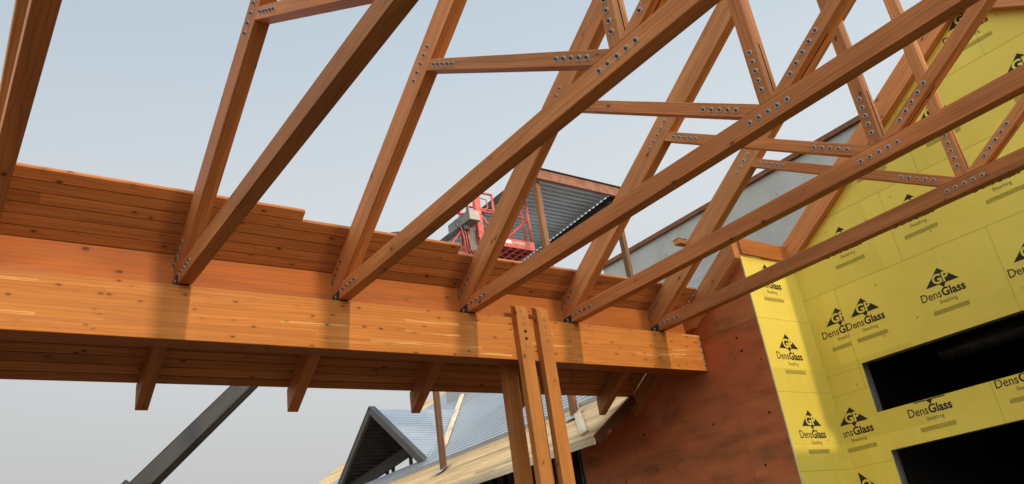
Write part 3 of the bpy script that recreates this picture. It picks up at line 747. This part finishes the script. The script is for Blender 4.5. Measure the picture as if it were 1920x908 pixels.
while yy < 17.25:
    for f0, h0, f1, h1 in ((0, 0, .3, 0), (.3, 0, .42, .05), (.42, .05, .88, .05), (.88, .05, 1, 0)):
        ya, yb_ = yy + f0 * .165, yy + f1 * .165
        quad_thin(b, [(10.42, ya, CZ + h0), (xr(ya), ya, CZ + h0), (xr(yb_), yb_, CZ + h1), (10.42, yb_, CZ + h1)])
    yy += .165
put('metal_deck', b, 'galvlow', cn)
b = bmesh.new(); box(b, (10.40, 11.70, CZ - .20), (13.04, 11.775, CZ + .045)); box(b, (10.36, 11.66, CZ + .047), (13.1, 11.78, CZ + .06), 1); put('edge_channel', b, ['rust', 'darksteel'], cn, Matrix.Identity(4))
b = bmesh.new(); bar(b, (xr(11.8) + .02, 11.8, CZ - .19), (xr(17.2) + .02, 17.2, CZ - .19), .10, .36); bar(b, (xr(11.8) - .3, 11.8, CZ - .36), (xr(17.2) - .3, 17.2, CZ - .36), .03, .02); put('edge_beam', b, 'darksteel', cn)
b = bmesh.new(); bar(b, (10.40, 11.8, CZ - .02), (10.40, 17.2, CZ - .02), .04, .16); bar(b, (10.5, 17.2, CZ - .1), (13.4, 17.2, CZ - .1), .1, .2); put('edge_beam', b, 'darksteel', cn)
# loose boards on the rear roof
b = bmesh.new(); a_, z_ = Vector(P3((11.73 - RX) / c, .12, 18.60)), Vector(P3((16.9 - RX) / c, .12, 25.0)); bar(b, a_, z_, .17, .05, (-s, 0, c))
tag(put('loose_board', b, 'palew', None, frame_dir(a_, z_ - a_)), 'long pale board lying along the valley beside the dormer', 'board')
b = bmesh.new(); a_, z_ = Vector(P3((9.62 - RX) / c, .03, 10.66)), Vector(P3((11.35 - RX) / c, .07, 12.75)); bar(b, a_, z_, .15, .035, (-s, 0, c))
tag(put('short_board', b, 'palew', None, frame_dir(a_, z_ - a_)), 'short pale board lying on the tan plank eave right of the timber posts', 'board')
# grey sheathed parapet walls farther back
g = thing('grey_parapet_wall', 'long grey sheathed parapet with a brown coping, rising behind the trusses', 'wall', (16.3, 11, 6))
b = bmesh.new(); box(b, (16.3, 4.5, 4.0), (16.42, 16.0, 8.55)); put('sheathing_boards', b, 'greyboard', g)
b = bmesh.new(); box(b, (16.2, 4.5, 8.55), (16.46, 16.06, 8.67)); put('coping', b, 'rust', g)
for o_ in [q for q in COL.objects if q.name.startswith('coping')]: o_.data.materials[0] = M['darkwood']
b = bmesh.new()
for z_ in (7.35,): jl(b, 'h', z_, 5, 16, 16.3, .006)
for y_ in (8.9, 11.3, 13.75): jl(b, 'v', y_, 6, 8.5, 16.3, .006)
put('board_joints', b, 'greyprint', g)
for k, (y_, z_) in enumerate(((9.7, 8.0), (11.6, 8.0), (13.5, 8.0), (8.3, 8.05))): place_logo(g, (16.3, y_, z_), U, V, k, .95, mats=('greyprint', 'greyboard', 'greyprint'))
g2 = thing('grey_end_wall', 'grey sheathed wall end seen below the far eave beside the long pale board', 'wall', (16.15, 24.6, 6.6))
b = bmesh.new(); box(b, (16.15, 21.5, 6.3), (16.3, 25.25, 8.2)); put('sheathing_boards', b, 'greyboard', g2)

# ------------------------------------------------------------------ boom lift
bl = thing('boom_lift', 'grey-boomed lift with a red work platform raised in front of the metal canopy', 'boom lift', (1.0, 14, GZ))
b = bmesh.new()
A = Vector((1.12, 14.13, .33)); K = Vector((8.05, 14.13, 7.42)); D = (K - A).normalized()
Nn = (Vector((-D.z, 0, D.x)) + Vector((0, .5, 0))).normalized()
bar(b, A + D * 1.0, K, .25, .27, tuple(Nn)); 
bar(b, A + D * 1.0 + Nn * .137, K + Nn * .137, .27, .012, tuple(Nn)); bar(b, A + D * 1.0 - Nn * .137, K - Nn * .137, .27, .014, tuple(Nn))
put('boom', b, 'boom', bl, frame_dir(A, D, tuple(Nn)), .006)
b = bmesh.new(); bar(b, A, A + D * 2.72, .36, .37, tuple(Nn)); bar(b, A + D * 2.60, A + D * 2.75, .39, .40, tuple(Nn)); put('boom_sleeve', b, 'boom', bl, frame_dir(A, D, tuple(Nn)), .01)
b = bmesh.new()
for dy_ in (-.16, .16):
    a_ = K - D * .25 + Vector((0, dy_, 0)); v = []
    for u_, n_ in ((0, -.16), (0, .18), (.35, .20), (.52, .05), (.48, -.2), (.3, -.3)):
        p = a_ + D * u_ + Nn * n_; v.append(p)
    f1 = [b.verts.new(p + Vector((0, -.012, 0))) for p in v]; f2 = [b.verts.new(p + Vector((0, .012, 0))) for p in v]
    b.faces.new(f1); b.faces.new(f2[::-1])
    for i in range(6): b.faces.new((f1[i], f2[i], f2[(i + 1) % 6], f1[(i + 1) % 6]))
tube(b, [K + D * .1 + Vector((0, -.2, .0)), K + D * .1 + Vector((0, .2, .0))], .045, 12); tube(b, [K + D * .2 - Nn * .15 + Vector((0, -.2, .0)), K + D * .2 - Nn * .15 + Vector((0, .2, .0))], .035, 12)
put('knuckle', b, 'boom', bl)
J = Vector((8.95, 13.3, 6.95))
b = bmesh.new(); bar(b, K + D * .1, J, .14, .16); put('jib', b, 'boom', bl)
# platform: ribbed red floor tray with rails
BX0, BX1, BY0, BY1, BZ = 9.26, 10.74, 12.5, 13.22, 6.88
pf = bmesh.new()
box(pf, (BX0, BY0, BZ), (BX1, BY0 + .04, BZ + .2)); box(pf, (BX0, BY1 - .04, BZ), (BX1, BY1, BZ + .2))
box(pf, (BX0, BY0 + .04, BZ), (BX0 + .04, BY1 - .04, BZ + .2)); box(pf, (BX1 - .04, BY0 + .04, BZ), (BX1, BY1 - .04, BZ + .2))
box(pf, (BX0 + .04, BY0 + .04, BZ + .12), (BX1 - .04, BY1 - .04, BZ + .14))
for k in range(1, 7): xx = BX0 + (BX1 - BX0) * k / 7; box(pf, (xx - .02, BY0 + .04, BZ + .01), (xx + .02, BY1 - .04, BZ + .12))
for k in range(1, 4): y_ = BY0 + (BY1 - BY0) * k / 4; box(pf, (BX0 + .04, y_ - .015, BZ + .03), (BX1 - .04, y_ + .015, BZ + .118))
platform = put('platform', pf, 'red', bl)
b = bmesh.new()
zt, zm = 8.12, 7.66
for x_, y_ in ((BX0 + .03, BY0 + .03), (BX1 - .03, BY0 + .03), (BX0 + .03, BY1 - .03), (BX1 - .03, BY1 - .03), (BX1 - .2, BY0 + .03), (9.55, BY1 - .03), (9.75, BY0 + .03)):
    tube(b, [(x_, y_, BZ + .2), (x_, y_, zt)], .028)
for z_ in (zt, zm):
    if z_ == zt:
        tube(b, [(BX0 + .03, BY0 + .03, z_), (BX0 + .03, BY1 - .03, z_), (BX1 - .03, BY1 - .03, z_), (BX1 - .03, BY0 + .03, z_), (BX1 - .25, BY0 + .03, z_)], .026)
        tube(b, [(9.75, BY0 + .03, z_), (BX0 + .03, BY0 + .03, z_)], .026)
    else: tube(b, [(BX0 + .03, BY0 + .03, z_), (BX1 - .03, BY0 + .03, z_), (BX1 - .03, BY1 - .03, z_), (BX0 + .03, BY1 - .03, z_)], .022)
tube(b, [(BX1 - .9, BY0 + .03, zm), (BX1 - .25, BY0 + .03, zt)], .022); tube(b, [(BX1 - .75, BY0 + .03, BZ + .2), (BX1 - .05, BY0 + .03, zm)], .022)
tube(b, [(BX0 + .5, BY0 + .03, BZ + .2), (BX0 + .05, BY0 + .03, zm)], .022)
tube(b, [(8.7, 12.45, 7.46), (8.9, 12.45, 7.46), (9.0, 12.55, 7.5)], .03); tube(b, [(8.9, 12.6, 6.7), (8.55, 12.6, 6.75), (8.85, 12.6, 7.1)], .022)
tube(b, [(8.55, 12.6, 6.75), (8.6, 12.6, 6.6), (9.2, 12.6, 6.60)], .022)
put('guard_rail', b, 'red', platform)
b = bmesh.new(); box(b, (BX0 - .02, BY0 - .01, BZ + .1), (BX0 + .13, BY0 + .09, 8.22)); box(b, (BX0 - .22, BY0, 8.14), (BX0 + .1, BY0 + .07, 8.22)); put('mast_post', b, 'red', platform, None, .008)
b = bmesh.new(); box(b, (9.9, BY0 - .004, BZ + .085), (10.09, BY0 - .001, BZ + .165))
for k, (u0, u1) in enumerate(((10.12, 10.16), (10.18, 10.24), (10.255, 10.31), (10.325, 10.40), (10.415, 10.47))): box(b, (u0, BY0 - .004, BZ + .09), (u1, BY0 - .001, BZ + .155), 1)
put('pale_lettering', b, ['white', 'cream'], platform)
b = bmesh.new()
v = box(b, (8.84, 12.2, 7.22), (9.12, 13.05, 7.46))
for f in b.faces:
    if abs(f.calc_center_median().y - 12.2) < .01: f.material_index = 1
tube(b, [(8.95, 12.5, 7.22), (8.95, 12.5, 7.12)], .07, 12); tube(b, [(9.02, 12.75, 7.22), (9.02, 12.75, 7.08)], .05, 12)
tube(b, [(8.86, 12.3, 7.46), (8.86, 12.3, 7.6)], .008, 6)
cb_ = put('control_box', b, ['boxgrey', 'cream'], platform, None, .012)
b = bmesh.new(); box(b, (8.97, 12.62, 6.72), (9.32, 12.70, 7.22)); put('side_panel', b, 'boxgrey', platform, None, .01)
b = bmesh.new()
for k in range(5):
    tube(b, [(8.84 + .04 * k, 12.55, 7.2), (8.85 + .03 * k, 12.5, 6.95), (8.9 + .03 * k, 12.55, 6.7), (9.0 + .07 * k, 12.6, 6.45), (9.15 + .05 * k, 12.8, 6.2)], .014, 6, 0 if k % 2 else 1)
tube(b, [(8.76, 12.5, 7.1), (8.66, 12.5, 7.18), (8.66, 12.5, 7.3), (8.76, 12.5, 7.28)], .008, 6)
tube(b, [(9.42, 12.55, 8.0), (9.6, 12.55, 7.98), (9.62, 12.55, 7.8), (9.5, 12.55, 7.68), (9.4, 12.55, 7.75)], .016, 6, 1); tube(b, [(9.2, 12.55, 7.8), (9.35, 12.5, 7.75), (9.3, 12.5, 7.6), (9.15, 12.55, 7.62)], .014, 6, 1)
put('hose_bundle', b, ['rubber', 'red'], platform)
# base machine on the ground, below the frame
b = bmesh.new(); box(b, (-1.3, 12.9, -1.0), (1.9, 15.3, -.55)); put('chassis', b, 'boom', bl, None, .03)
b = bmesh.new(); box(b, (-1.6, 13.2, -.5), (1.3, 15.0, .25)); box(b, (.7, 13.7, .2), (1.35, 14.5, .6)); put('turntable', b, 'red', bl, None, .04)
for x_ in (-.9, 1.5):
    for y_ in (12.75, 15.1):
        b = bmesh.new(); tube(b, [(x_, y_, -1.1), (x_, y_ + .35, -1.1)], .5, 24); wh = put('wheel', b, 'rubber', bl, None, .03)
        b = bmesh.new(); tube(b, [(x_, y_ - .01, -1.1), (x_, y_ + .36, -1.1)], .24, 18); put('rim', b, 'cream', wh)
